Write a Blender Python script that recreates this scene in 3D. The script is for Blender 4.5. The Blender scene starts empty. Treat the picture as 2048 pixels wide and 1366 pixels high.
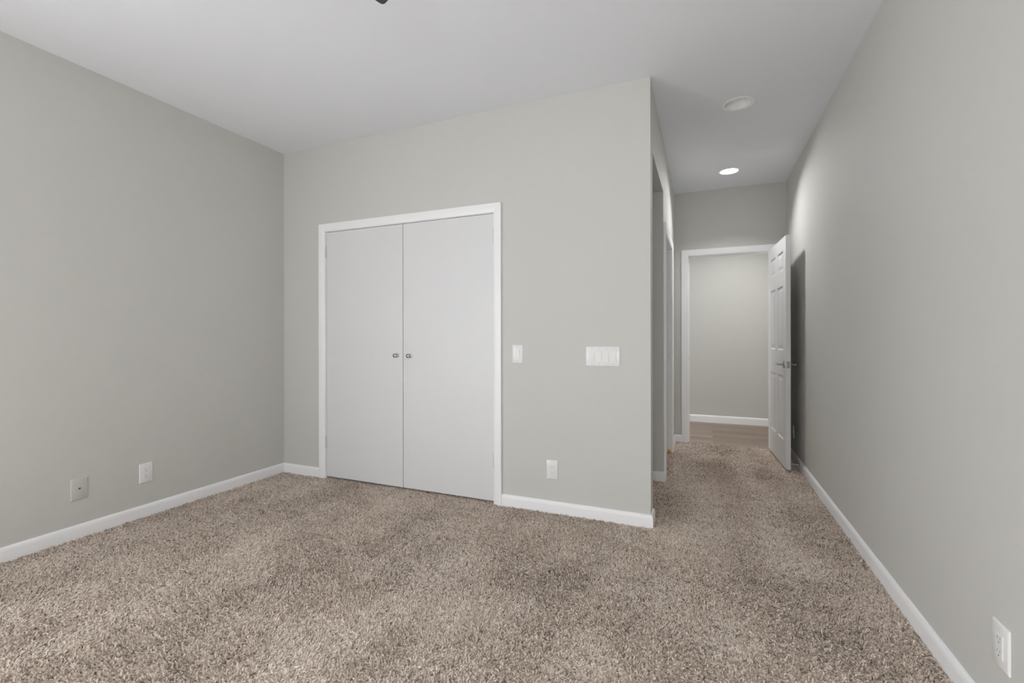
import bpy, bmesh, math, random
import numpy as np
from mathutils import Vector, Matrix

random.seed(7)
S = bpy.context.scene
COL = S.collection
PI = math.pi

# ------------------------------------------------------------------ room sizes (metres)
W1, W2, D, H = 3.053, 4.134, 2.498, 2.743      # hall left wall, right wall, hall end wall, ceiling
YF = -4.30                                     # window wall behind the viewer
T = 0.115                                      # partition thickness
FZ = -0.010                                    # floor slab under the pile
CW0, CW1, CH = 0.470, 2.004, 2.029             # closet opening
SD0, SD1 = 1.060, 1.968                        # side doorway in the hall
ED0, ED1, EH = 3.193, 4.004, 2.043             # end doorway
Y2 = 3.87                                      # wall of the space beyond

# ------------------------------------------------------------------ camera
cam_d = bpy.data.cameras.new('camera')
cam = bpy.data.objects.new('camera', cam_d)
COL.objects.link(cam)
FPX, CX, CY, YAW, ROLL = 917.93, 1024.0, 673.67, 0.39538, -0.00139
cam_d.sensor_width = 36.0
cam_d.sensor_fit = 'HORIZONTAL'
cam_d.lens = FPX * 36.0 / 2048.0
cam_d.shift_x = 0.0
cam_d.shift_y = -(683.0 - CY) / 2048.0
cam_d.clip_start = 0.02
fw = Vector((-math.sin(YAW), math.cos(YAW), 0))
rt = Vector((math.cos(YAW), math.sin(YAW), 0))
up = Vector((0, 0, 1))
r3 = rt * math.cos(ROLL) + up * math.sin(ROLL)
u3 = up * math.cos(ROLL) - rt * math.sin(ROLL)
m = Matrix((r3, u3, -fw)).transposed().to_4x4()
m.translation = (3.3505, -2.9055, 1.1595)
cam.matrix_world = m
S.camera = cam

# ------------------------------------------------------------------ world, lights, exposure
S.view_settings.view_transform = 'Standard'
S.view_settings.look = 'None'
S.view_settings.gamma = 1.0
S.view_settings.use_curve_mapping = False
S.view_settings.exposure = 0.12
S.cycles.max_bounces = 14
S.cycles.diffuse_bounces = 10
S.cycles.glossy_bounces = 4
S.cycles.use_denoising = True
S.cycles.sample_clamp_indirect = 30.0

wd = bpy.data.worlds.new('sky')
S.world = wd
wd.use_nodes = True
wd.node_tree.nodes['Background'].inputs[0].default_value = (0.80, 0.88, 1.0, 1)
wd.node_tree.nodes['Background'].inputs[1].default_value = 1.0

WX0, WX1, WZ0, WZ1 = 0.35, 1.55, 0.25, 1.75      # window behind the viewer


def area(name, loc, rot, sx, sy, power, color=(1, 1, 1), shape='RECTANGLE', spread=PI):
    l = bpy.data.lights.new(name, 'AREA')
    l.shape = shape
    l.size = sx
    l.size_y = sy
    l.energy = power
    l.color = color
    l.spread = spread
    o = bpy.data.objects.new(name, l)
    o.location = loc
    o.rotation_euler = rot
    COL.objects.link(o)
    return o


area('window_daylight', ((WX0 + WX1) / 2, YF - 0.16, (WZ0 + WZ1) / 2), (PI / 2, 0, 0),
     WX1 - WX0, WZ1 - WZ0, 13, (0.935, 0.978, 1.0))
VX0, VX1 = 2.75, 3.95                            # its twin further right
area('twin_window_daylight', ((VX0 + VX1) / 2, YF - 0.16, (WZ0 + WZ1) / 2), (PI / 2, 0, 0),
     VX1 - VX0, WZ1 - WZ0, 28, (0.935, 0.978, 1.0))
LY0, LY1, LZ0, LZ1 = -4.25, -3.00, 0.30, 1.80    # second window, in the left wall behind the viewer
area('side_window_daylight', (-0.16, (LY0 + LY1) / 2, (LZ0 + LZ1) / 2), (0, -PI / 2, 0),
     LZ1 - LZ0, LY1 - LY0, 66, (0.945, 0.98, 1.0))
sun_d = bpy.data.lights.new('sun', 'SUN')
sun_d.energy = 21.0
sun_d.angle = math.radians(0.6)
sun_d.color = (0.93, 0.978, 1.0)
sun = bpy.data.objects.new('sun', sun_d)
sun.rotation_euler = Vector((0.84, -0.12, -0.55)).to_track_quat('-Z', 'Y').to_euler()
COL.objects.link(sun)

# ------------------------------------------------------------------ materials


def newmat(name):
    mt = bpy.data.materials.new(name)
    mt.use_nodes = True
    nt = mt.node_tree
    return mt, nt, nt.nodes['Principled BSDF']


def paint(name, col, rough=0.6, bump=0.0, scale=180.0, metal=0.0, var=0.0, spec=0.5):
    mt, nt, b = newmat(name)
    b.inputs['Base Color'].default_value = (*col, 1)
    b.inputs['Roughness'].default_value = rough
    b.inputs['Metallic'].default_value = metal
    b.inputs['Specular IOR Level'].default_value = spec
    tc = nt.nodes.new('ShaderNodeTexCoord')
    if var:
        n = nt.nodes.new('ShaderNodeTexNoise')
        n.inputs['Scale'].default_value = scale * 0.1
        nt.links.new(tc.outputs['Object'], n.inputs['Vector'])
        r = nt.nodes.new('ShaderNodeValToRGB')
        r.color_ramp.elements[0].color = (*[c * (1 - var) for c in col], 1)
        r.color_ramp.elements[1].color = (*[min(1, c * (1 + var)) for c in col], 1)
        nt.links.new(n.outputs['Fac'], r.inputs['Fac'])
        nt.links.new(r.outputs['Color'], b.inputs['Base Color'])
    if bump:
        n2 = nt.nodes.new('ShaderNodeTexNoise')
        n2.inputs['Scale'].default_value = scale
        n2.inputs['Detail'].default_value = 3
        nt.links.new(tc.outputs['Object'], n2.inputs['Vector'])
        bp = nt.nodes.new('ShaderNodeBump')
        bp.inputs['Strength'].default_value = bump
        bp.inputs['Distance'].default_value = 0.002
        nt.links.new(n2.outputs['Fac'], bp.inputs['Height'])
        nt.links.new(bp.outputs['Normal'], b.inputs['Normal'])
    return mt


M = {}
M['wall'] = paint('wall_paint', (0.613, 0.609, 0.582), 0.75, 0.08, 220, var=0.012, spec=0.3)
M['ceiling'] = paint('ceiling_paint', (0.79, 0.807, 0.850), 0.9, 0.05, 200, spec=0.2)
M['white'] = paint('white_trim_paint', (0.905, 0.907, 0.920), 0.38, 0.03, 120)
M['door'] = paint('white_door_paint', (0.735, 0.735, 0.745), 0.45, 0.04, 160, var=0.01)
M['plastic'] = paint('white_plastic', (0.82, 0.82, 0.82), 0.16, 0.01, 90)
M['ivory'] = paint('painted_plate', (0.58, 0.575, 0.535), 0.5, 0.02, 90)
M['steel'] = paint('brushed_nickel', (0.40, 0.395, 0.39), 0.26, 0.02, 300, metal=1.0)
M['hinge'] = paint('painted_hinge', (0.66, 0.66, 0.66), 0.4, 0.02, 300)
M['slot'] = paint('dark_slot', (0.10, 0.10, 0.10), 0.6, 0.01, 100)
M['screw'] = paint('painted_screw', (0.62, 0.62, 0.61), 0.35, 0.01, 100)
M['fan'] = paint('dark_fan_finish', (0.050, 0.050, 0.052), 0.45, 0.04, 60, var=0.1)
M['orange'] = paint('orange_plastic', (0.72, 0.36, 0.04), 0.45, 0.05, 80, var=0.15)
M['baffle'] = paint('white_baffle', (0.88, 0.88, 0.88), 0.5, 0.01, 100)
M['dark'] = paint('unlit_interior', (0.30, 0.29, 0.27), 0.9, 0.02, 100)
M['rubber'] = paint('white_rubber', (0.75, 0.72, 0.70), 0.6, 0.02, 100)


def mat_lens():
    mt, nt, b = newmat('lit_lens')
    b.inputs['Base Color'].default_value = (0.9, 0.9, 0.9, 1)
    b.inputs['Emission Color'].default_value = (1, 0.985, 0.96, 1)
    b.inputs['Emission Strength'].default_value = 4.0
    return mt


M['lens'] = mat_lens()


def mat_glass():
    mt = bpy.data.materials.new('window_glass')
    mt.use_nodes = True
    nt = mt.node_tree
    nt.nodes.clear()
    o = nt.nodes.new('ShaderNodeOutputMaterial')
    mx = nt.nodes.new('ShaderNodeMixShader')
    tr = nt.nodes.new('ShaderNodeBsdfTransparent')
    gl = nt.nodes.new('ShaderNodeBsdfGlossy')
    gl.inputs['Roughness'].default_value = 0.02
    mx.inputs[0].default_value = 0.06
    nt.links.new(tr.outputs[0], mx.inputs[1])
    nt.links.new(gl.outputs[0], mx.inputs[2])
    nt.links.new(mx.outputs[0], o.inputs[0])
    return mt


M['glass'] = mat_glass()


def mat_carpet(name, hair):
    mt, nt, b = newmat(name)
    b.inputs['Roughness'].default_value = 0.85
    b.inputs['Specular IOR Level'].default_value = 0.25
    b.inputs['Sheen Weight'].default_value = 0.15
    b.inputs['Sheen Roughness'].default_value = 0.6
    r = nt.nodes.new('ShaderNodeValToRGB')
    cr = r.color_ramp
    cr.elements[0].position = 0.0
    cr.elements[0].color = (0.20, 0.152, 0.120, 1)
    cr.elements[1].position = 1.0
    cr.elements[1].color = (0.93, 0.840, 0.755, 1)
    e = cr.elements.new(0.35)
    e.color = (0.600, 0.508, 0.435, 1)
    if hair:
        a = nt.nodes.new('ShaderNodeAttribute')
        a.attribute_name = 'shade'
        nt.links.new(a.outputs['Fac'], r.inputs['Fac'])
    else:
        tc = nt.nodes.new('ShaderNodeTexCoord')
        n = nt.nodes.new('ShaderNodeTexNoise')
        n.inputs['Scale'].default_value = 150
        n.inputs['Detail'].default_value = 2
        nt.links.new(tc.outputs['Object'], n.inputs['Vector'])
        nt.links.new(n.outputs['Fac'], r.inputs['Fac'])
        bp = nt.nodes.new('ShaderNodeBump')
        bp.inputs['Strength'].default_value = 0.8
        bp.inputs['Distance'].default_value = 0.006
        nt.links.new(n.outputs['Fac'], bp.inputs['Height'])
        nt.links.new(bp.outputs['Normal'], b.inputs['Normal'])
    nt.links.new(r.outputs['Color'], b.inputs['Base Color'])
    return mt


M['carpet'] = mat_carpet('carpet_backing', False)
M['pile'] = mat_carpet('carpet_yarn', True)


def mat_wood():
    mt, nt, b = newmat('grey_brown_planks')
    b.inputs['Roughness'].default_value = 0.45
    tc = nt.nodes.new('ShaderNodeTexCoord')
    br = nt.nodes.new('ShaderNodeTexBrick')
    br.offset = 0.37
    br.inputs['Scale'].default_value = 1.0
    br.inputs['Brick Width'].default_value = 1.15
    br.inputs['Row Height'].default_value = 0.15
    br.inputs['Mortar Size'].default_value = 0.0012
    br.inputs['Bias'].default_value = 0.0
    br.inputs['Color1'].default_value = (0.215, 0.160, 0.126, 1)
    br.inputs['Color2'].default_value = (0.330, 0.258, 0.210, 1)
    br.inputs['Mortar'].default_value = (0.10, 0.075, 0.055, 1)
    nt.links.new(tc.outputs['Object'], br.inputs['Vector'])
    mp = nt.nodes.new('ShaderNodeMapping')
    mp.inputs['Scale'].default_value = (1.1, 22.0, 1.0)
    nt.links.new(tc.outputs['Object'], mp.inputs['Vector'])
    n = nt.nodes.new('ShaderNodeTexNoise')
    n.inputs['Scale'].default_value = 1.6
    n.inputs['Detail'].default_value = 5
    nt.links.new(mp.outputs['Vector'], n.inputs['Vector'])
    mx = nt.nodes.new('ShaderNodeMix')
    mx.data_type = 'RGBA'
    mx.blend_type = 'OVERLAY'
    mx.inputs['Factor'].default_value = 0.75
    nt.links.new(br.outputs['Color'], mx.inputs['A'])
    nt.links.new(n.outputs['Fac'], mx.inputs['B'])
    nt.links.new(mx.outputs['Result'], b.inputs['Base Color'])
    return mt


M['wood'] = mat_wood()

# ------------------------------------------------------------------ helpers


def tag(o, label=None, cat=None, group=None, kind=None):
    if label:
        o['label'] = label
    if cat:
        o['category'] = cat
    if group:
        o['group'] = group
    if kind:
        o['kind'] = kind
    return o


def thing(name, label, cat, loc=(0, 0, 0), rot=(0, 0, 0), group=None, kind=None):
    o = bpy.data.objects.new(name, None)
    o.empty_display_size = 0.05
    o.location = loc
    o.rotation_euler = rot
    COL.objects.link(o)
    return tag(o, label, cat, group, kind)


def link(name, bm, mat, parent=None, smooth=False, label=None):
    bmesh.ops.recalc_face_normals(bm, faces=bm.faces)
    me = bpy.data.meshes.new(name)
    bm.to_mesh(me)
    bm.free()
    me.materials.append(mat)
    if smooth:
        for p in me.polygons:
            p.use_smooth = True
        try:
            me.set_sharp_from_angle(angle=math.radians(35))
        except Exception:
            pass
    o = bpy.data.objects.new(name, me)
    COL.objects.link(o)
    if parent is not None:
        o.parent = parent
    if label:
        o['label'] = label
    return o


def box(bm, x0, x1, y0, y1, z0, z1, bev=0.0, seg=2):
    r = bmesh.ops.create_cube(bm, size=1.0)
    vs = r['verts']
    for v in vs:
        v.co = Vector(((x0 + x1) / 2 + v.co.x * (x1 - x0), (y0 + y1) / 2 + v.co.y * (y1 - y0), (z0 + z1) / 2 + v.co.z * (z1 - z0)))
    if bev:
        es = list({e for v in vs for e in v.link_edges})
        bmesh.ops.bevel(bm, geom=es, offset=bev, segments=seg, profile=0.5, affect='EDGES')
    return vs


def boxes(*bs):
    bm = bmesh.new()
    for b in bs:
        box(bm, *b)
    return bm


def lathe(bm, prof, n=32, axis='z', centre=(0, 0, 0), close=False):
    """prof: list of (radius, height); turned about the given axis."""
    rings = []
    for (r, h) in prof:
        ring = []
        if r < 1e-6:
            ring = [bm.verts.new(_ax(0, 0, h, axis, centre))]
        else:
            for k in range(n):
                a = 2 * PI * k / n
                ring.append(bm.verts.new(_ax(r * math.cos(a), r * math.sin(a), h, axis, centre)))
        rings.append(ring)
    for a, b in zip(rings[:-1], rings[1:]):
        if len(a) == 1 and len(b) == 1:
            continue
        for k in range(n):
            k2 = (k + 1) % n
            if len(a) == 1:
                bm.faces.new((a[0], b[k], b[k2]))
            elif len(b) == 1:
                bm.faces.new((a[k], b[0], a[k2]))
            else:
                bm.faces.new((a[k], b[k], b[k2], a[k2]))
    return bm


def _ax(u, v, h, axis, c):
    if axis == 'z':
        p = (u, v, h)
    elif axis == 'y':
        p = (u, h, v)
    else:
        p = (h, u, v)
    return (p[0] + c[0], p[1] + c[1], p[2] + c[2])


def tube(bm, pts, rad, n=12):
    """round bar through pts with one radius per point, capped"""
    pts = [Vector(p) for p in pts]
    rings = []
    for i, p in enumerate(pts):
        d = (pts[min(i + 1, len(pts) - 1)] - pts[max(i - 1, 0)]).normalized()
        a = d.orthogonal().normalized() if i == 0 else rings[-1][1]
        a = (a - d * a.dot(d)).normalized()
        b = d.cross(a)
        r = rad[i] if hasattr(rad, '__len__') else rad
        rings.append(([bm.verts.new(p + (a * math.cos(2 * PI * k / n) + b * math.sin(2 * PI * k / n)) * r) for k in range(n)], a))
    for (A, _), (B, _) in zip(rings[:-1], rings[1:]):
        for k in range(n):
            bm.faces.new((A[k], A[(k + 1) % n], B[(k + 1) % n], B[k]))
    bm.faces.new(rings[0][0])
    bm.faces.new(list(reversed(rings[-1][0])))
    return bm


def sweep(path, prof, side, before=None, after=None):
    """sweep a (offset, z) profile along a floor polyline; offset goes to the given side (+1 left, -1 right) with mitred joints"""
    P = [Vector((p[0], p[1])) for p in path]
    Q = ([Vector(before)] if before else []) + P + ([Vector(after)] if after else [])
    o = 1 if before else 0
    bm = bmesh.new()
    rings = []
    for i in range(len(P)):
        j = i + o
        d0 = (Q[j] - Q[j - 1]).normalized() if j > 0 else None
        d1 = (Q[j + 1] - Q[j]).normalized() if j + 1 < len(Q) else None
        d0 = d0 or d1
        d1 = d1 or d0
        n0 = Vector((-d0.y, d0.x)) * side
        n1 = Vector((-d1.y, d1.x)) * side
        mv = (n0 + n1)
        mv = mv / max(1e-6, mv.dot(n0))
        rings.append([bm.verts.new((P[i].x + mv.x * u, P[i].y + mv.y * u, z)) for (u, z) in prof])
    k = len(prof)
    for A, B in zip(rings[:-1], rings[1:]):
        for q in range(k):
            bm.faces.new((A[q], A[(q + 1) % k], B[(q + 1) % k], B[q]))
    bm.faces.new(rings[0])
    bm.faces.new(list(reversed(rings[-1])))
    return bm


def struct(name, bm, mat, label, cat, smooth=False):
    o = link(name, bm, mat, None, smooth)
    return tag(o, label, cat, None, 'structure')


# ------------------------------------------------------------------ shell
XW = -0.12
struct('floor', boxes((XW, W2 + 0.12, YF - 0.12, D + 0.015, FZ - 0.15, FZ)), M['carpet'],
       'brown carpeted floor of the bedroom and its short hall', 'floor')
struct('floor_beyond', boxes((1.2, 5.6, D + 0.015, Y2 + 0.12, FZ - 0.15, FZ + 0.006)), M['wood'],
       'grey brown wood plank floor beyond the open end door', 'floor')

# left wall, runs the whole depth
struct('wall_left', boxes((XW, 0, LY1, 2.9, FZ - 0.1, H), (XW, 0, YF - 0.12, LY0, FZ - 0.1, H),
                           (XW, 0, LY0, LY1, FZ - 0.1, LZ0), (XW, 0, LY0, LY1, LZ1, H)), M['wall'], 'greige wall on the left with phone jack and outlet', 'wall')
# closet wall
struct('wall_back', boxes(
    (0, CW0, 0, T, FZ - 0.1, H), (CW1, W1, 0, T, FZ - 0.1, H), (CW0, CW1, 0, T, CH, H)), M['wall'],
    'greige wall around the white double closet doors', 'wall')
# closet box and alcove behind it
struct('wall_closet_inside', boxes((0.0, 2.20, 0.78, 0.86, FZ - 0.1, H), (2.12, 2.20, T, 0.78, FZ - 0.1, H)), M['wall'],
       'hidden walls of the closet behind the white doors', 'wall')
# hall left wall: header over the alcove opening, pier, doorway
HX0 = W1 - T
AY0, AY1, AZ = T, 0.962, 2.325
struct('wall_hall_left', boxes(
    (HX0, W1, AY0, AY1, AZ, H),
    (2.20, W1, AY1, AY1 + 0.06, FZ - 0.1, H),
    (HX0, W1, AY1 + 0.06, SD0, FZ - 0.1, H),
    (HX0, W1, SD1, D, FZ - 0.1, H),
    (HX0, W1, SD0, SD1, CH + 0.02, H)), M['wall'], 'greige wall on the left side of the hall with a tall opening', 'wall')
struct('wall_side_room', boxes((1.70, 1.80, AY1 + 0.06, 2.9, FZ - 0.1, H), (0.0, 2.2, 0.86, 0.95, FZ - 0.1, H),
                               (1.8, HX0, D, D + T, FZ - 0.1, H)), M['wall'],
       'walls of the unlit room behind the hall side doorway', 'wall')
struct('wall_right', boxes((W2, W2 + 0.12, YF - 0.12, D + T, FZ - 0.1, H)), M['wall'], 'long greige wall on the right', 'wall')
struct('wall_hall_end', boxes(
    (HX0, ED0, D, D + T, FZ - 0.1, H), (ED1, W2, D, D + T, FZ - 0.1, H), (ED0, ED1, D, D + T, EH, H)), M['wall'],
    'greige wall at the end of the hall around the open doorway', 'wall')
struct('wall_beyond', boxes((1.2, 5.6, Y2, Y2 + 0.12, FZ - 0.1, H), (4.20, 4.30, D + T, Y2, FZ - 0.1, H), (0.90, 1.0, D + T, Y2, FZ - 0.1, H), (0.90, 1.2, Y2, Y2 + 0.1, FZ - 0.1, H), (0.90, 1.8, D, D + T, FZ - 0.1, H),
                            (W2, 4.30, D, D + T, FZ - 0.1, H)), M['wall'],
       'greige wall seen through the open end door', 'wall')
# window wall behind the viewer
struct('wall_front', boxes(
    (0, WX0, YF - 0.12, YF, FZ - 0.1, H), (WX1, VX0, YF - 0.12, YF, FZ - 0.1, H), (VX1, W2, YF - 0.12, YF, FZ - 0.1, H),
    (WX0, WX1, YF - 0.12, YF, FZ - 0.1, WZ0), (WX0, WX1, YF - 0.12, YF, WZ1, H),
    (VX0, VX1, YF - 0.12, YF, FZ - 0.1, WZ0), (VX0, VX1, YF - 0.12, YF, WZ1, H)), M['wall'],
    'greige wall with the bedroom window', 'wall')


# ceiling with round holes for the two recessed lights
LIGHTS = [(3.572, 0.566, 0.083), (3.577, 1.950, 0.083)]


def ceiling():
    bm = bmesh.new()
    X0, X1, Y0, Y1 = XW, 5.6, YF - 0.12, Y2 + 0.12
    s = 0.2
    n = 64
    xs = [X0, LIGHTS[0][0] - s, LIGHTS[0][0] + s, X1]
    ys = [Y0, LIGHTS[0][1] - s, LIGHTS[0][1] + s, LIGHTS[1][1] - s, LIGHTS[1][1] + s, Y1]
    for i in range(3):
        for j in range(5):
            if i == 1 and j in (1, 3):
                cx, cy, r = LIGHTS[0 if j == 1 else 1]
                x0, x1, y0, y1 = xs[1], xs[2], ys[j], ys[j + 1]
                inn, out = [], []
                for k in range(n):
                    a = 2 * PI * k / n + PI / n
                    c, sn = math.cos(a), math.sin(a)
                    inn.append(bm.verts.new((cx + r * c, cy + r * sn, H)))
                    tx = ((x1 - cx) / c) if c > 0 else ((x0 - cx) / c)
                    ty = ((y1 - cy) / sn) if sn > 0 else ((y0 - cy) / sn)
                    t = min(tx, ty)
                    out.append(bm.verts.new((cx + t * c, cy + t * sn, H)))
                for k in range(n):
                    k2 = (k + 1) % n
                    bm.faces.new((inn[k], out[k], out[k2], inn[k2]))
                # corners left between the fan points
                for (qx, qy) in ((x0, y0), (x0, y1), (x1, y0), (x1, y1)):
                    pv = sorted(out, key=lambda v: (v.co.x - qx) ** 2 + (v.co.y - qy) ** 2)[:2]
                    bm.faces.new((pv[0], pv[1], bm.verts.new((qx, qy, H))))
            else:
                vs = [bm.verts.new(p) for p in ((xs[i], ys[j], H), (xs[i + 1], ys[j], H), (xs[i + 1], ys[j + 1], H), (xs[i], ys[j + 1], H))]
                bm.faces.new(vs)
    bmesh.ops.remove_doubles(bm, verts=bm.verts, dist=1e-5)
    # roof deck above, closes the shell
    box(bm, X0, X1, Y0, Y1, H + 0.25, H + 0.30)
    for (a, b, c, d) in ((X0, X0 + .02, Y0, Y1), (X1 - .02, X1, Y0, Y1), (X0, X1, Y0, Y0 + .02), (X0, X1, Y1 - .02, Y1)):
        box(bm, a, b, c, d, H + 0.001, H + 0.25)
    return bm


struct('ceiling', ceiling(), M['ceiling'], 'flat white ceiling over bedroom and hall', 'ceiling')

# ------------------------------------------------------------------ baseboards
BH, BT = 0.0746, 0.014


def bprof(h=BH, t=BT):
    return [(0, FZ - 0.002), (t, FZ - 0.002), (t, h - 0.026), (t - 0.0008, h - 0.018), (t - 0.003, h - 0.010), (t - 0.0065, h - 0.004), (t - 0.010, h - 0.0005), (0, h)]


def baseboard(name, path, side, label, before=None, after=None, prof=None):
    return struct(name, sweep(path, prof or bprof(), side, before, after), M['white'], label, 'baseboard', True)


CS = 0.057          # casing width of closet and side doorway
baseboard('baseboard_left', [(0, YF), (0, 0)], -1, 'white baseboard along the left wall', after=(1, 0), before=(1, YF))
baseboard('baseboard_back_left', [(0, 0), (CW0 - CS, 0)], -1, 'short white baseboard left of the closet', before=(0, -1))
baseboard('baseboard_back_right', [(CW1 + CS, 0), (W1, 0), (W1, T), (HX0, T)], -1,
          'white baseboard right of the closet, wrapping the wall corner')
baseboard('baseboard_alcove', [(2.20, AY1), (W1, AY1), (W1, SD0 - CS)], -1, 'white baseboard at the back of the hall opening')
baseboard('baseboard_hall_end', [(W1, SD1 + CS), (W1, D), (ED0 - 0.066, D)], -1, 'small white baseboard in the far left hall corner')
baseboard('baseboard_right', [(W2, YF), (W2, D)], 1, 'white baseboard along the right wall', before=(0, YF))
baseboard('baseboard_beyond', [(1.2, Y2), (4.20, Y2)], -1, 'white baseboard of the wall beyond the open door',
          prof=bprof(0.092))

# ------------------------------------------------------------------ casings and jambs


def casing_frame(name, label, width, height, cw, ct, ch=None, jamb=T, stop=False):
    """door casing built in its own frame: opening from x=0..width on plane y=0, room on -y side"""
    ch = ch or cw
    root = thing(name, label, 'door frame', kind='structure')

    def leg(x0, x1):
        bm = bmesh.new()
        inner = x1 if x0 < 0 else x0
        outer = x0 if x0 < 0 else x1
        sg = 1 if inner > outer else -1
        pr = [(outer, 0), (outer, -ct), (outer + sg * cw * .35, -ct), (outer + sg * cw * .72, -ct * .86), (inner - sg * .006, -ct * .66), (inner, -ct * .55), (inner, 0)]
        a = [bm.verts.new((u, v, FZ - 0.001)) for u, v in pr]
        # mitred top: height depends on the distance from the inner edge
        b = [bm.verts.new((u, v, height + abs(u - inner) * ch / cw)) for u, v in pr]
        k = len(pr)
        for i in range(k):
            bm.faces.new((a[i], a[(i + 1) % k], b[(i + 1) % k], b[i]))
        bm.faces.new(a)
        bm.faces.new(b)
        return bm
    link('side_casing', leg(-cw, 0.0), M['white'], root, True)
    link('side_casing', leg_r(width, cw, ct, height, ch), M['white'], root, True)
    bm = bmesh.new()
    pr = [(ch, 0), (ch, -ct), (ch * .65, -ct), (ch * .28, -ct * .86), (.006, -ct * .66), (0, -ct * .55), (0, 0)]
    a = [bm.verts.new((-u * cw / ch, v, height + u)) for u, v in pr]
    b = [bm.verts.new((width + u * cw / ch, v, height + u)) for u, v in pr]
    k = len(pr)
    for i in range(k):
        bm.faces.new((a[i], a[(i + 1) % k], b[(i + 1) % k], b[i]))
    bm.faces.new(a)
    bm.faces.new(b)
    link('head_casing', bm, M['white'], root, True)
    jt = 0.012
    link('jamb', boxes((-jt, 0.0035, 0.0005, jamb, FZ - 0.001, height + jt)), M['white'], root)
    link('jamb', boxes((width - 0.0035, width + jt, 0.0005, jamb, FZ - 0.001, height + jt)), M['white'], root)
    link('head_jamb', boxes((0.0035, width - 0.0035, 0.0005, jamb, height - 0.0035, height + jt)), M['white'], root)
    if stop:
        bm = boxes((0.0035, 0.014, 0.045, 0.08, FZ - 0.001, height - 0.0035),
                   (width - 0.014, width - 0.0035, 0.045, 0.08, FZ - 0.001, height - 0.0035),
                   (0.014, width - 0.014, 0.045, 0.08, height - 0.014, height - 0.0035))
        link('door_stop_strip', bm, M['white'], root)
    return root


def leg_r(width, cw, ct, height, ch):
    bm = bmesh.new()
    pr = [(width + cw, 0), (width + cw, -ct), (width + cw * .65, -ct), (width + cw * .28, -ct * .86), (width + .006, -ct * .66), (width, -ct * .55), (width, 0)]
    a = [bm.verts.new((u, v, FZ - 0.001)) for u, v in pr]
    b = [bm.verts.new((u, v, height + (u - width) * ch / cw)) for u, v in pr]
    k = len(pr)
    for i in range(k):
        bm.faces.new((a[i], a[(i + 1) % k], b[(i + 1) % k], b[i]))
    bm.faces.new(a)
    bm.faces.new(b)
    return bm


c = casing_frame('trim_1', 'white casing around the double closet doors', CW1 - CW0, CH, CS, 0.018, 0.060, jamb=T)
c.location = (CW0, 0, 0)
c = casing_frame('trim_2', 'white casing of the open doorway at the hall end', ED1 - ED0, EH, 0.066, 0.017, 0.066, jamb=T, stop=True)
c.location = (ED0, D, 0)
link('strike_plate', boxes((0.0034, 0.0050, 0.008, 0.036, 0.885, 0.955)), M['steel'], c, label='nickel strike plate')
c = casing_frame('trim_3', 'white casing of the doorway in the hall left wall', SD1 - SD0, CH, CS, 0.018, 0.060, jamb=T)
c.location = (W1, SD0, 0)
c.rotation_euler = (0, 0, PI / 2)
link('strike_plate', boxes((SD1 - SD0 - 0.0060, SD1 - SD0 - 0.0034, -0.003, 0.010, 0.955, 1.000)), M['steel'], c, label='nickel strike plate')

# ------------------------------------------------------------------ closet doors
DT = 0.035
GAP = 0.003
mid = 1.2355


def closet_door(name, label, x0, x1, hinge_side):
    root = thing(name, label, 'closet door', (x0, 0.004, 0.0), kind='structure')
    w = x1 - x0
    bm = bmesh.new()
    box(bm, 0, w, 0, DT, 0.012, CH - 0.0075, 0.0012, 1)
    link('slab', bm, M['door'], root)
    kx = w - 0.055 if hinge_side < 0 else 0.055 + 0.004
    kb = bmesh.new()
    lathe(kb, [(0.0, 0.0), (0.0135, -0.0), (0.0135, -0.0025), (0.0075, -0.006), (0.006, -0.012), (0.0085, -0.016), (0.0145, -0.020), (0.0162, -0.0255), (0.0145, -0.030), (0.009, -0.0335), (0.0, -0.0345)], 24, 'y', (kx, 0, 1.017))
    link('knob', kb, M['steel'], root, True, 'small round brushed nickel knob')
    hx = -GAP / 2 if hinge_side < 0 else w + GAP / 2
    for hz in (1.864, 0.292):
        hb = bmesh.new()
        for s in range(5):
            z0 = hz - 0.051 + s * 0.0205
            lathe(hb, [(0.0, z0), (0.0038, z0), (0.0046, z0 + 0.0012), (0.0046, z0 + 0.0185), (0.0038, z0 + 0.0197), (0.0, z0 + 0.0197)], 12, 'z', (hx, -0.0052, 0))
        link('hinge', hb, M['hinge'], root, True, 'painted butt hinge')
    return root


closet_door('door_1', 'left leaf of the white double closet doors', CW0 + 0.0035 + GAP, mid - 0.0025, -1)
closet_door('door_2', 'right leaf of the white double closet doors', mid + 0.0025, CW1 - 0.0035 - GAP, 1)

# ------------------------------------------------------------------ six panel door standing open
DL, DH0, DH1, DTH = 0.812, 0.014, 2.034, 0.036
ang = math.atan2(0.040, 0.812)
door = thing('door_3', 'white six panel door standing open against the right wall', 'door', (4.001, 2.466, 0), kind='structure')
# local frame: x runs from the hinge to the free edge, y = thickness towards the hall (left), z up
door.rotation_euler = (0, 0, -PI / 2 + ang)


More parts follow.
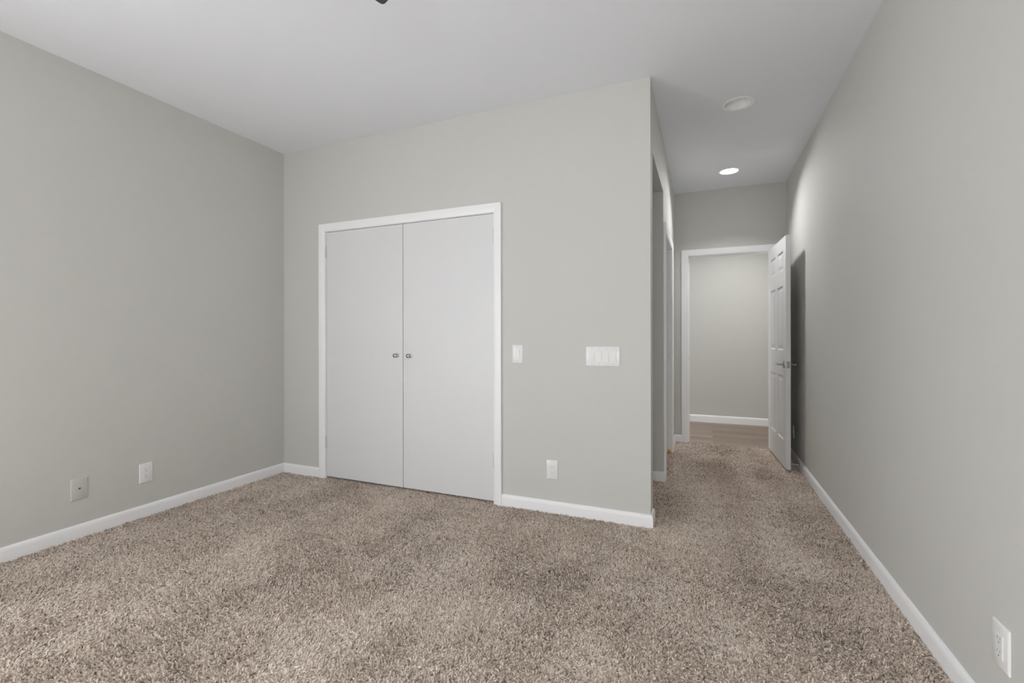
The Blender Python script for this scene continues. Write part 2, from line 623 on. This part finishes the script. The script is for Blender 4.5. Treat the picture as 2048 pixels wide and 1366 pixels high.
def panel_slab():
    bm = bmesh.new()
    st, mu = 0.112, 0.098
    pw = (DL - 2 * st - mu) / 2
    xb = [0, st, st + pw, st + pw + mu, st + 2 * pw + mu, DL]
    zb = [DH0, 0.245, 0.812, 1.035, 1.610, 1.745, 1.918, DH1]
    for face in (0, 1):
        y0 = 0.0 if face == 0 else -DTH

        def V(x, z, dep):
            return bm.verts.new((x, y0 - dep if face == 0 else y0 + dep, z))
        for i in range(5):
            for j in range(7):
                x0, x1, z0, z1 = xb[i], xb[i + 1], zb[j], zb[j + 1]
                if i in (1, 3) and j in (1, 3, 5):
                    steps = [(0, 0), (0.004, 0.0035), (0.013, 0.0085), (0.019, 0.0085), (0.048, 0.0025), (0.052, 0.002)]
                    prev = None
                    for ins, dep in steps:
                        ring = [V(x0 + ins, z0 + ins, dep), V(x1 - ins, z0 + ins, dep), V(x1 - ins, z1 - ins, dep), V(x0 + ins, z1 - ins, dep)]
                        if prev:
                            for q in range(4):
                                bm.faces.new((prev[q], prev[(q + 1) % 4], ring[(q + 1) % 4], ring[q]))
                        prev = ring
                    bm.faces.new(prev)
                else:
                    bm.faces.new((V(x0, z0, 0), V(x1, z0, 0), V(x1, z1, 0), V(x0, z1, 0)))
    # rim
    for i in range(5):
        for z in (DH0, DH1):
            bm.faces.new([bm.verts.new(p) for p in ((xb[i], 0, z), (xb[i + 1], 0, z), (xb[i + 1], -DTH, z), (xb[i], -DTH, z))])
    for j in range(7):
        for x in (0, DL):
            bm.faces.new([bm.verts.new(p) for p in ((x, 0, zb[j]), (x, 0, zb[j + 1]), (x, -DTH, zb[j + 1]), (x, -DTH, zb[j]))])
    bmesh.ops.remove_doubles(bm, verts=bm.verts, dist=1e-5)
    return bm


slab = link('slab', panel_slab(), M['door'], door)
HZ, HXP = 0.915, DL - 0.065
for sgn, y in ((1, 0.0), (-1, -DTH)):
    rb = bmesh.new()
    lathe(rb, [(0, 0), (0.032, 0), (0.032, sgn * 0.005), (0.029, sgn * 0.0095), (0.014, sgn * 0.0105), (0.012, sgn * 0.013), (0.0105, sgn * 0.038), (0, sgn * 0.038)], 28, 'y', (HXP, y, HZ))
    rose = link('handle_rose', rb, M['steel'], door, True, 'brushed nickel handle rose')
    lb = bmesh.new()
    yy = y + sgn * 0.046
    tube(lb, [(HXP + 0.012, yy, HZ), (HXP, yy, HZ), (HXP - 0.03, yy + sgn * 0.002, HZ + 0.001), (HXP - 0.07, yy + sgn * 0.002, HZ + 0.001), (HXP - 0.105, yy - sgn * 0.003, HZ), (HXP - 0.115, yy - sgn * 0.008, HZ - 0.001)],
         [0.008, 0.0105, 0.0095, 0.0080, 0.0065, 0.0045], 14)
    link('lever', lb, M['steel'], rose, True, 'brushed nickel lever')
lb = boxes((DL - 0.0005, DL + 0.0012, -DTH / 2 - 0.0125, -DTH / 2 + 0.0125, HZ - 0.029, HZ + 0.029))
lp = link('latch_plate', lb, M['steel'], door, label='nickel latch plate')
tb = bmesh.new()
box(tb, DL + 0.001, DL + 0.011, -DTH / 2 - 0.006, -DTH / 2 + 0.006, HZ - 0.008, HZ + 0.008, 0.002)
link('latch_bolt', tb, M['steel'], lp)
for hz in (0.25, 1.05, 1.82):
    hb = bmesh.new()
    lathe(hb, [(0, hz - 0.045), (0.006, hz - 0.045), (0.006, hz + 0.045), (0, hz + 0.045)], 12, 'z', (-0.004, 0.0055, 0))
    link('hinge', hb, M['steel'], door, True)

# ------------------------------------------------------------------ wall plates (local frame: plate on plane y=0, room on -y side)


def screw(bm, x, z, y):
    lathe(bm, [(0, y - 0.0012), (0.0022, y - 0.0010), (0.0032, y), (0.0, y)], 12, 'y', (x, 0, z))


def plate_mesh(w, h, t=0.006):
    bm = bmesh.new()
    x, z = w / 2, h / 2
    prof = [(0, 0.0), (0.0, -t * .35), (0.0015, -t * .75), (0.0045, -t)]
    prev = None
    for ins, y in prof:
        ring = [bm.verts.new(p) for p in ((-x + ins, y, -z + ins), (x - ins, y, -z + ins), (x - ins, y, z - ins), (-x + ins, y, z - ins))]
        if prev:
            for q in range(4):
                bm.faces.new((prev[q], prev[(q + 1) % 4], ring[(q + 1) % 4], ring[q]))
        prev = ring
    bm.faces.new(prev)
    return bm


def rocker_mesh(cx, on, y=-0.006):
    """paddle of a rocker switch, tilted up or down"""
    bm = bmesh.new()
    w, h = 0.0155, 0.0325
    hi, lo = -0.0058, -0.0012
    top, bot = (lo, hi) if on else (hi, lo)
    pts = [(h, top), (0.0, -0.0026), (-h, bot)]
    L = [[bm.verts.new((cx + s * w, y + yy, z)) for s in (-1, 1)] for z, yy in pts]
    B = [[bm.verts.new((cx + s * w, y + 0.002, z)) for s in (-1, 1)] for z, yy in pts]
    for i in range(2):
        bm.faces.new((L[i][0], L[i][1], L[i + 1][1], L[i + 1][0]))
        for s in (0, 1):
            bm.faces.new((L[i][s], L[i + 1][s], B[i + 1][s], B[i][s]))
    bm.faces.new((L[0][0], L[0][1], B[0][1], B[0][0]))
    bm.faces.new((L[2][0], L[2][1], B[2][1], B[2][0]))
    return bm


def rim_mesh(cx, y=-0.006):
    """narrow frame around a decorator insert"""
    bm = bmesh.new()
    for (a, b, c, d) in ((-0.0185, -0.0165, -0.0355, 0.0355), (0.0165, 0.0185, -0.0355, 0.0355), (-0.0165, 0.0165, 0.0335, 0.0355), (-0.0165, 0.0165, -0.0355, -0.0335)):
        box(bm, cx + a, cx + b, y - 0.0008, y + 0.001, c, d)
    return bm


def switch(label, loc, gangs, states, w, h):
    root = thing('light_switch', label, 'light switch', loc)
    link('plate', plate_mesh(w, h), M['plastic'], root, True)
    for g in range(gangs):
        cx = (g - (gangs - 1) / 2) * 0.046
        r = link('rocker', rocker_mesh(cx, states[g]), M['plastic'], root)
        link('rocker_frame', rim_mesh(cx), M['plastic'], r)
        for z in (0.0485, -0.0485):
            sb = bmesh.new()
            screw(sb, cx, z, -0.006)
            link('screw', sb, M['screw'], root, True)
    return root


def outlet(label, loc, rotz, w=0.079, h=0.126, face=True):
    root = thing('wall_outlet', label, 'outlet', loc, (0, 0, rotz))
    link('plate', plate_mesh(w, h), M['plastic'], root, True)
    bm = bmesh.new()
    box(bm, -0.0165, 0.0165, -0.0085, -0.004, -0.0335, 0.0335, 0.0012)
    f = link('receptacle', bm, M['plastic'], root)
    link('receptacle_frame', rim_mesh(0.0), M['plastic'], root)
    for z in (0.0185, -0.0185):
        sb = boxes((-0.0073, -0.0055, -0.0087, -0.0080, z + 0.0, z + 0.0075), (0.0055, 0.0073, -0.0087, -0.0080, z + 0.001, z + 0.0068))
        lathe(sb, [(0, -0.0087), (0.0023, -0.0087), (0.0023, -0.0080), (0, -0.0080)], 12, 'y', (0, 0, z - 0.0085))
        link('socket_slots', sb, M['slot'], f, label='dark socket slots')
    for z in (0.050, -0.050):
        sb = bmesh.new()
        screw(sb, 0, z, -0.006)
        link('screw', sb, M['screw'], root, True)
    return root


switch('single white rocker switch just right of the closet casing', (2.180, 0, 1.041), 1, [False], 0.078, 0.126)
switch('wide white plate with four rocker switches near the wall corner', (2.7615, 0, 1.035), 4, [True, False, True, True], 0.217, 0.125)
outlet('white outlet on the closet wall below the switches', (2.426, 0, 0.280), 0)
outlet('white outlet on the left wall, to the right of the greige plate', (0, -1.067, 0.279), PI / 2)
outlet('white outlet low on the right wall near the bottom corner', (W2, -1.164, 0.277), -PI / 2)
outlet('outlet in shadow on the right wall behind the open door', (W2, 2.120, 0.262), -PI / 2, 0.072, 0.116)

ph = thing('phone_jack', 'greige phone jack plate on the left wall with a small dark port', 'phone jack', (0, -1.4135, 0.281), (0, 0, PI / 2))
link('plate', plate_mesh(0.080, 0.127), M['ivory'], ph, True)
pb = bmesh.new()
v = [pb.verts.new(p) for p in ((-0.0062, -0.0063, 0.006), (0.0062, -0.0063, 0.006), (0.0062, -0.0063, 0.001), (0.0, -0.0063, -0.0065), (-0.0062, -0.0063, 0.001))]
w_ = [pb.verts.new((q.co.x, -0.005, q.co.z)) for q in v]
pb.faces.new(v)
for i in range(5):
    pb.faces.new((v[i], v[(i + 1) % 5], w_[(i + 1) % 5], w_[i]))
link('port', pb, M['slot'], ph, label='dark phone socket')
for z in (0.042, -0.042):
    sb = bmesh.new()
    screw(sb, 0, z, -0.006)
    link('screw', sb, M['ivory'], ph, True)

# ------------------------------------------------------------------ recessed ceiling lights


def downlight(label, i, lit):
    x, y, r = LIGHTS[i]
    root = thing('recessed_light', label, 'ceiling light', (x, y, H))
    bm = bmesh.new()
    ro = 0.103 if not lit else 0.098
    lathe(bm, [(r - 0.004, 0.004), (r - 0.002, -0.004), (ro - 0.012, -0.0058), (ro - 0.002, -0.0048), (ro, -0.0040), (ro, -0.0022), (ro - 0.010, -0.0020), (ro - 0.010, 0.0006), (r - 0.002, 0.0006)], 64)
    link('trim_ring', bm, M['baffle'], root, True)
    bm = bmesh.new()
    if lit:
        lathe(bm, [(r - 0.004, 0.002), (r - 0.006, 0.012), (r - 0.010, 0.016), (0, 0.016)], 64)
        link('housing', bm, M['baffle'], root, True)
        bm = bmesh.new()
        lathe(bm, [(0.0, -0.0012), (0.070, -0.001), (r - 0.0045, 0.003), (r - 0.006, 0.006), (0, 0.006)], 64)
        link('lens', bm, M['lens'], root, True, 'glowing white lens')
    else:
        lathe(bm, [(r - 0.004, -0.003), (r - 0.006, 0.020), (r - 0.012, 0.060), (r - 0.024, 0.095), (0.040, 0.120), (0.0, 0.130)], 64)
        link('reflector', bm, M['baffle'], root, True)
    return root


downlight('unlit recessed ceiling light in the hall, nearer the bedroom', 0, False)
downlight('lit recessed ceiling light near the hall end', 1, True)
area('hall_downlight', (LIGHTS[1][0], LIGHTS[1][1], H - 0.022), (math.radians(-22), 0, 0), 0.10, 0.10, 8.8, (1.0, 0.995, 0.985), 'DISK', math.radians(140))

# light of the space beyond, out of sight above the doorway
fl = thing('flush_ceiling_light', 'flush round ceiling light beyond the end doorway', 'ceiling light', (3.72, 3.02, H))
bm = bmesh.new()
lathe(bm, [(0, 0), (0.15, 0), (0.15, -0.02), (0.13, -0.03), (0, -0.03)], 40)
link('pan', bm, M['baffle'], fl, True)
bm = bmesh.new()
lathe(bm, [(0.13, -0.0305), (0.12, -0.045), (0.08, -0.060), (0, -0.066)], 40)
link('diffuser', bm, M['lens'], fl, True)
area('beyond_light', (3.72, 3.02, H - 0.075), (0, 0, 0), 0.22, 0.22, 8, (1.0, 0.995, 0.985), 'DISK', math.radians(135))
area('passage_fill', (1.15, 3.25, 1.25), (0, -PI / 2, 0), 1.7, 1.0, 21, (0.97, 0.99, 1.0))  # unseen fill light added in the closed passage

# ------------------------------------------------------------------ ceiling fan (only one blade tip shows)
fan = thing('ceiling_fan', 'dark ceiling fan, one blade tip reaching into the top edge', 'ceiling fan', (2.114, -2.1605, H))
FZB = 2.40 - H
bm = bmesh.new()
lathe(bm, [(0, 0), (0.070, 0), (0.068, -0.012), (0.045, -0.050), (0.018, -0.062), (0, -0.062)], 32)
link('canopy', bm, M['fan'], fan, True)
bm = bmesh.new()
lathe(bm, [(0, -0.05), (0.0125, -0.05), (0.0125, -0.22), (0, -0.22)], 16)
link('downrod', bm, M['fan'], fan, True)
bm = bmesh.new()
lathe(bm, [(0, -0.20), (0.05, -0.205), (0.105, -0.225), (0.125, -0.255), (0.125, -0.315), (0.11, -0.345), (0.085, -0.375), (0.06, -0.385), (0, -0.388)], 40)
link('motor_housing', bm, M['fan'], fan, True)


def blade_mesh(a):
    bm = bmesh.new()
    r0, r1 = 0.19, 0.665
    out = []
    w0, w1, cr = 0.052, 0.066, 0.014
    out += [(r0, -w0), (r0 + 0.2, -w1)]
    for k in range(5):
        t = -PI / 2 + k * PI / 8
        out.append((r1 - cr + cr * math.cos(t), -w1 + cr + cr * math.sin(t)))
    for k in range(5):
        t = k * PI / 8
        out.append((r1 - cr + cr * math.cos(t), w1 - cr + cr * math.sin(t)))
    out += [(r0 + 0.2, w1), (r0, w0)]
    ca, sa = math.cos(a), math.sin(a)
    pit = math.radians(11)

    def pos(u, v, dz):
        return (ca * u - sa * v * math.cos(pit), sa * u + ca * v * math.cos(pit), FZB + dz - v * math.sin(pit) + 0.0125)
    A = [bm.verts.new(pos(u, v, 0)) for u, v in out]
    B = [bm.verts.new(pos(u, v, 0.006)) for u, v in out]
    bm.faces.new(A)
    bm.faces.new(list(reversed(B)))
    n = len(out)
    for i in range(n):
        bm.faces.new((A[i], A[(i + 1) % n], B[(i + 1) % n], B[i]))
    return bm


for k in range(4):
    a = math.radians(73 + 90 * k)
    b = link('blade', blade_mesh(a), M['fan'], fan)
    bm = bmesh.new()
    ca, sa = math.cos(a), math.sin(a)
    tube(bm, [(ca * 0.10, sa * 0.10, FZB + 0.015), (ca * 0.16, sa * 0.16, FZB + 0.004), (ca * 0.24, sa * 0.24, FZB + 0.004)], [0.016, 0.018, 0.014], 10)
    link('blade_iron', bm, M['fan'], b, True)

# ------------------------------------------------------------------ door stop on the right baseboard
ds = thing('door_stop', 'thin white tipped door stop on the right baseboard behind the open door', 'door stop', (W2 - BT, 1.735, 0.042))
bm = bmesh.new()
lathe(bm, [(0, 0), (0.011, 0), (0.011, -0.003), (0.007, -0.006), (0, -0.006)], 16, 'x')
link('base', bm, M['steel'], ds, True)
bm = bmesh.new()
tube(bm, [(-0.004, 0, 0), (-0.058, 0, 0.001)], 0.0042, 12)
link('rod', bm, M['rubber'], ds, True)
bm = bmesh.new()
tube(bm, [(-0.056, 0, 0.001), (-0.060, 0, 0.001), (-0.066, 0, 0.001)], [0.0065, 0.0072, 0.0055], 12)
link('tip', bm, M['rubber'], ds, True)

# ------------------------------------------------------------------ small orange scrap at the side doorway
bm = bmesh.new()
r = bmesh.ops.create_icosphere(bm, subdivisions=2, radius=1.0)
for vtx in r['verts']:
    c0 = vtx.co
    vtx.co = Vector((c0.x * 0.017 * (1 - 0.35 * max(0, c0.z)), c0.y * 0.022, max(-0.35, c0.z) * 0.026 + 0.011))
sc = link('orange_wedge', bm, M['orange'], None, True)
sc.location = (3.034, 1.925, 0.0)
sc.rotation_euler = (0, 0, 0.5)
tag(sc, 'tiny orange wedge on the carpet at the foot of the side doorway', 'door wedge')

# ------------------------------------------------------------------ window behind the viewer
def window(name, label, loc, rz, width, z0, z1):
    wn = thing(name, label, 'window', loc, (0, 0, rz), kind='structure')
    hw = width / 2
    bm = boxes((-hw, -hw + 0.045, -0.05, 0.05, z0, z1), (hw - 0.045, hw, -0.05, 0.05, z0, z1),
               (-hw + 0.045, hw - 0.045, -0.05, 0.05, z0, z0 + 0.045), (-hw + 0.045, hw - 0.045, -0.05, 0.05, z1 - 0.045, z1),
               (-hw + 0.045, hw - 0.045, -0.03, 0.03, (z0 + z1) / 2 - 0.02, (z0 + z1) / 2 + 0.02))
    link('window_frame', bm, M['white'], wn)
    link('pane', boxes((-hw + 0.04, hw - 0.04, -0.003, 0.003, z0 + 0.04, z1 - 0.04)), M['glass'], wn)
    link('sill', boxes((-hw - 0.04, hw + 0.04, 0.05, 0.10, z0 - 0.022, z0 + 0.002)), M['white'], wn)


window('window_1', 'white framed bedroom window behind the viewer', ((WX0 + WX1) / 2, YF - 0.06, 0), 0, WX1 - WX0, WZ0, WZ1)
window('window_3', 'second white framed bedroom window behind the viewer', ((VX0 + VX1) / 2, YF - 0.06, 0), 0, VX1 - VX0, WZ0, WZ1)
window('window_2', 'white framed window in the left wall', (-0.06, (LY0 + LY1) / 2, 0), -PI / 2, LY1 - LY0, LZ0, LZ1)

# ------------------------------------------------------------------ carpet pile: short leaning yarn tufts


def carpet_pile():
    rng = np.random.default_rng(11)
    regs = [(0.004, W2 - 0.004, -2.45, -0.004, 0.0066), (W1 + 0.002, W2 - 0.004, -0.004, D + 0.004, 0.0070),
            (2.55, W1 + 0.002, T + 0.004, AY1 - 0.004, 0.0066), (CW0 + 0.01, CW1 - 0.01, -0.004, 0.05, 0.0062),
            (2.75, W1 + 0.002, SD0 + 0.006, SD1 - 0.006, 0.0066), (ED0 + .006, ED1 - .006, D + .004, D + 0.014, 0.0062)]
    pts = []
    for x0, x1, y0, y1, s in regs:
        nx, ny = max(1, int((x1 - x0) / s)), max(1, int((y1 - y0) / s))
        gx, gy = np.meshgrid(np.arange(nx) + 0.5, np.arange(ny) + 0.5)
        gx = gx + 0.5 * (gy.astype(int) % 2) - 0.25
        p = np.stack([x0 + gx.ravel() * (x1 - x0) / nx, y0 + gy.ravel() * (y1 - y0) / ny], 1)
        p += rng.normal(0, s * 0.28, p.shape)
        ok = (p[:, 0] > x0) & (p[:, 0] < x1) & (p[:, 1] > y0) & (p[:, 1] < y1)
        pts.append(p[ok])
    p = np.concatenate(pts)
    # only where it can be seen from about the viewer's place
    d = p - np.array([3.3505, -2.9055])
    f = d @ np.array([-math.sin(YAW), math.cos(YAW)])
    r = d @ np.array([math.cos(YAW), math.sin(YAW)])
    ok = (f > 1.30) & (np.abs(r) < f * 1.16 + 0.35)
    p = p[ok]
    n = len(p)

    def lump(q, fx, fy, seed):
        g = np.random.default_rng(seed)
        out = np.zeros(len(q))
        for k in range(7):
            a = g.normal(0, 1, 2) * np.array([fx, fy])
            out += np.sin(q @ a + g.uniform(0, 6.28))
        return out / 2.65
    # nap direction: vacuum strokes along the room plus soft footprints
    nap = np.tanh(1.5 * lump(p, 7.0, 1.2, 3) + 1.1 * lump(p, 9.0, 8.0, 5))
    soft = lump(p, 22, 22, 9)
    clump = lump(p, 260, 260, 31)
    leanx = 0.30 * lump(p, 6, 6, 21) + 0.45 * lump(p, 300, 300, 33)
    leany = 0.80 * nap + 0.12 * soft + 0.45 * lump(p, 300, 300, 35)
    th = rng.uniform(0, 2 * PI, n)
    mag = rng.uniform(0.25, 0.85, n)
    dx = np.cos(th) * mag + leanx
    dy = np.sin(th) * mag + leany
    h = rng.uniform(0.0085, 0.0150, n) * np.clip(1.0 + 0.30 * clump, 0.45, 1.5) * (1.0 - 0.13 * nap)
    # every tuft is three plies twisted round a common bent axis, splaying towards the tip
    K, NP = 5, 3
    P = np.zeros((n, NP, K, 3), np.float32)
    curl = rng.uniform(-1.2, 1.2, n)
    ph0 = rng.uniform(0, 2 * PI, n)
    tw = rng.uniform(1.6, 3.4, n)
    for q in range(NP):
        hq = h * rng.uniform(0.78, 1.12, n)
        for k in range(K):
            t = k / (K - 1)
            reach = 0.0080 * (t ** 1.4)
            a = curl * t
            ex = dx * np.cos(a) - dy * np.sin(a)
            ey = dx * np.sin(a) + dy * np.cos(a)
            w = ph0 + q * 2 * PI / NP + tw * t
            off = 0.00095 + 0.0012 * t * t
            P[:, q, k, 0] = p[:, 0] + ex * reach + np.cos(w) * off
            P[:, q, k, 1] = p[:, 1] + ey * reach + np.sin(w) * off
            P[:, q, k, 2] = FZ - 0.001 + hq * (t - 0.30 * t * t * np.clip(np.hypot(dx, dy), 0, 1.6))
    cu = bpy.data.hair_curves.new('carpet_pile')
    cu.add_curves([K] * (n * NP))
    cu.attributes['position'].data.foreach_set('vector', P.reshape(-1))
    rad = np.empty((n, NP, K), np.float32)
    base = rng.uniform(0.00108, 0.00152, (n, NP))
    for k, q in enumerate((1.0, 1.05, 1.05, 0.9, 0.50)):
        rad[:, :, k] = base * q
    ra = cu.attributes.get('radius') or cu.attributes.new('radius', 'FLOAT', 'POINT')
    ra.data.foreach_set('value', rad.reshape(-1))
    sh = np.clip(0.50 + 0.22 * rng.normal(0, 1, (n, 1)) + 0.13 * rng.normal(0, 1, (n, NP)) - 0.05 * soft[:, None] - 0.06 * lump(p, 5, 5, 41)[:, None], 0, 1).astype(np.float32)
    sa = cu.attributes.new('shade', 'FLOAT', 'CURVE')
    sa.data.foreach_set('value', sh.reshape(-1))
    cu.materials.append(M['pile'])
    o = bpy.data.objects.new('carpet_pile', cu)
    COL.objects.link(o)
    tag(o, 'speckled brown frieze carpet pile covering bedroom and hall floor', 'carpet', None, 'stuff')
    print('tufts', n)
    return o


carpet_pile()
